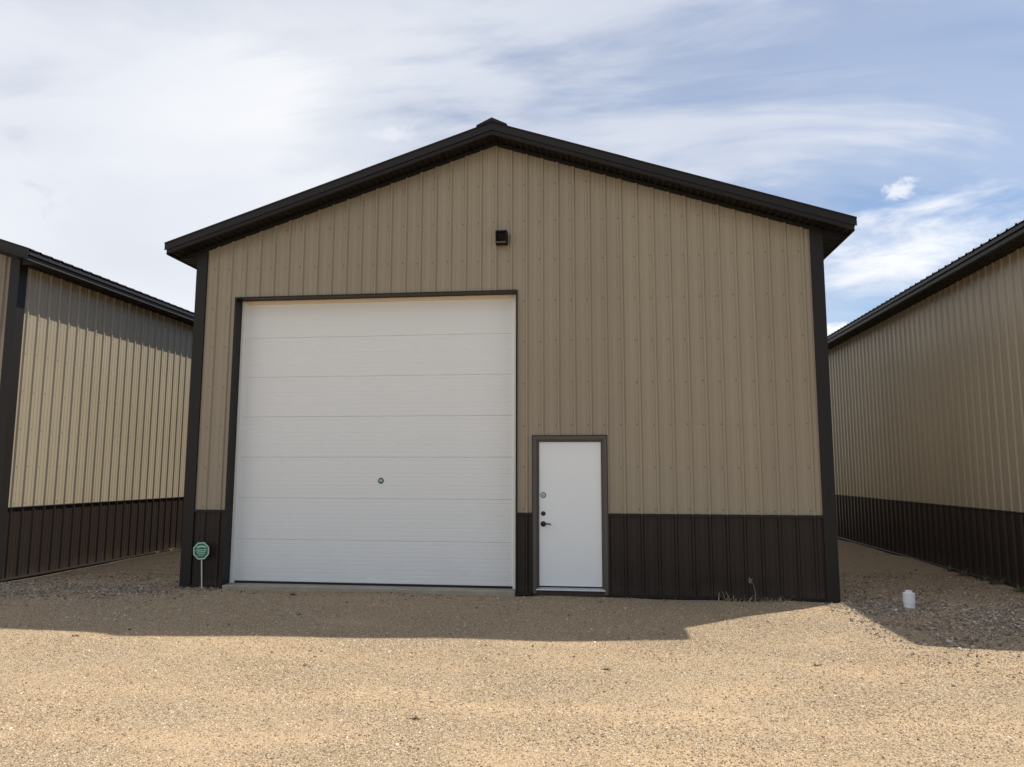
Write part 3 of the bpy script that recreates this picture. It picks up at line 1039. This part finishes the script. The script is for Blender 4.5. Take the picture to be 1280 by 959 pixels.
# ------------------------------------------------------------------ loose stones (uncountable: instanced on points)
def stones(name, label, pts, size, mat, seed):
    n = len(pts)
    me = bpy.data.meshes.new(name)
    me.vertices.add(n)
    me.vertices.foreach_set('co', pts.astype(np.float32).ravel())
    g = np.random.default_rng(seed)
    sc = np.stack([size * g.uniform(0.8, 1.35, n), size * g.uniform(0.7, 1.1, n), size * g.uniform(0.5, 0.85, n)], 1)
    a = me.attributes.new('st_scale', 'FLOAT_VECTOR', 'POINT')
    a.data.foreach_set('vector', sc.astype(np.float32).ravel())
    rot = np.stack([g.normal(0, 0.35, n), g.normal(0, 0.35, n), g.uniform(0, 6.283, n)], 1)
    a = me.attributes.new('st_rot', 'FLOAT_VECTOR', 'POINT')
    a.data.foreach_set('vector', rot.astype(np.float32).ravel())
    a = me.attributes.new('st_pick', 'INT', 'POINT')
    a.data.foreach_set('value', g.integers(0, 4, n).astype(np.int32))
    o = tag(link(bpy.data.objects.new(name, me)), label, 'gravel', kind='stuff')
    ng = bpy.data.node_groups.new(name + '_nodes', 'GeometryNodeTree')
    ng.interface.new_socket('Geometry', in_out='INPUT', socket_type='NodeSocketGeometry')
    ng.interface.new_socket('Geometry', in_out='OUTPUT', socket_type='NodeSocketGeometry')
    N, K = ng.nodes, ng.links
    gi, go = N.new('NodeGroupInput'), N.new('NodeGroupOutput')
    g2i = N.new('GeometryNodeGeometryToInstance')
    for q in range(4):
        ico = N.new('GeometryNodeMeshIcoSphere')
        ico.inputs['Radius'].default_value = 1.0
        ico.inputs['Subdivisions'].default_value = 1 if q < 3 else 2
        nz = N.new('ShaderNodeTexNoise')
        nz.noise_dimensions = '4D'
        nz.inputs['W'].default_value = 3.7 * q + seed
        nz.inputs['Scale'].default_value = 1.1
        nz.inputs['Detail'].default_value = 1.0
        sub = N.new('ShaderNodeVectorMath'); sub.operation = 'SUBTRACT'
        K.new(nz.outputs['Color'], sub.inputs[0]); sub.inputs[1].default_value = (0.5, 0.5, 0.5)
        mul = N.new('ShaderNodeVectorMath'); mul.operation = 'SCALE'
        K.new(sub.outputs[0], mul.inputs[0]); mul.inputs['Scale'].default_value = 1.5
        sp = N.new('GeometryNodeSetPosition')
        K.new(ico.outputs[0], sp.inputs['Geometry']); K.new(mul.outputs[0], sp.inputs['Offset'])
        sm = N.new('GeometryNodeSetMaterial'); sm.inputs['Material'].default_value = MATS[mat]
        K.new(sp.outputs[0], sm.inputs[0])
        K.new(sm.outputs[0], g2i.inputs[0])
    iop = N.new('GeometryNodeInstanceOnPoints')
    iop.inputs['Pick Instance'].default_value = True
    K.new(gi.outputs[0], iop.inputs['Points'])
    K.new(g2i.outputs[0], iop.inputs['Instance'])
    for nm, dt, sock in (('st_scale', 'FLOAT_VECTOR', 'Scale'), ('st_rot', 'FLOAT_VECTOR', 'Rotation'), ('st_pick', 'INT', 'Instance Index')):
        na = N.new('GeometryNodeInputNamedAttribute')
        na.data_type = dt
        na.inputs['Name'].default_value = nm
        out = next(s for s in na.outputs if s.name == 'Attribute' and s.enabled)
        if sock == 'Rotation':
            er = N.new('FunctionNodeEulerToRotation')
            K.new(out, er.inputs[0])
            out = er.outputs[0]
        K.new(out, iop.inputs[sock])
    K.new(iop.outputs[0], go.inputs[0])
    md = o.modifiers.new('stones', 'NODES')
    md.node_group = ng
    return o


def outside(x, y, m=0.05):
    """points that are not under a building"""
    inb = np.zeros(len(x), bool)
    for ox in (0.0, -3.048 - W, W + 3.048):
        inb |= (x > ox - m) & (x < ox + W + m) & (y > -m)
    return ~inb


def lump(x, y, s):
    return (np.sin(1.3 * x * s + 0.7) * np.sin(1.9 * y * s + 1.1) + 0.6 * np.sin(3.1 * x * s - 2.3 * y * s + 2.0)
            + 0.5 * np.sin(5.3 * y * s + 1.7 * x * s)) / 2.1


def scatter(n, x0, x1, y0, y1, keep):
    x = rng.uniform(x0, x1, n)
    y = rng.uniform(y0, y1, n)
    tt = (y + 10.3)
    k = outside(x, y) & (rng.random(n) < keep(x, y)) & (x > 6.1 - 0.95 * tt - 1.2) & (x < 6.1 + 0.62 * tt + 1.6)
    return x[k], y[k]


# fine pebbles all over the yard
x, y = scatter(1300000, -6, 14.5, -7.6, 2.5, lambda x, y: np.clip(0.58 - 0.40 * lump(x, y, 0.8), 0.15, 1.0) * (1 - 0.7 * np.clip((y + 0.3) / 0.9, 0, 1)))
sz = np.exp(rng.normal(math.log(0.0040), 0.38, len(x)))
sz = np.clip(sz, 0.0022, 0.014)
stones('loose_gravel', 'fine tan gravel scattered over the whole yard', np.stack([x, y, relief(x, y) + sz * 0.05], 1), sz, 'pebbles', 5)


# coarser crushed stone in the drip lines, at the corners and in the gaps
def keep_crushed(x, y):
    k = np.exp(-((x - 10.45) / 1.25) ** 2 - ((y + 0.9) / 1.25) ** 2) * 0.60
    k += np.exp(-((x - 9.4) / 0.45) ** 2 - ((y + 0.25) / 0.5) ** 2) * 0.35
    k += np.exp(-((x + 0.55) / 0.75) ** 2 - ((y + 0.25) / 0.45) ** 2) * 0.5
    k += np.exp(-((x + 2.2) / 0.8) ** 2 - ((y + 0.5) / 0.5) ** 2) * 0.35
    k += 0.30 * np.exp(-((y + 0.10) / 0.28) ** 2)
    k += 0.10 * np.clip(y + 0.8, 0, 1)
    k += 0.03
    return np.clip(k * (0.62 + 0.6 * lump(x, y, 1.6) + 0.3 * lump(x, y, 4.3)), 0, 1)


xs_, ys_ = [], []
for n, bx in ((70000, (-4, 14, -4.0, 9.0)), (110000, (8.9, 13.2, -3.6, 3.2)), (42000, (-2.9, 0.6, -1.6, 1.4))):
    x, y = scatter(n, *bx, keep_crushed)
    xs_.append(x)
    ys_.append(y)
x, y = np.concatenate(xs_), np.concatenate(ys_)
sz = np.clip(np.exp(rng.normal(math.log(0.0090), 0.38, len(x))), 0.004, 0.024)
stones('crushed_stone', 'coarser grey crushed stone at the corners and gaps of the buildings', np.stack([x, y, relief(x, y) + sz * 0.2], 1), sz, 'crushed', 9)
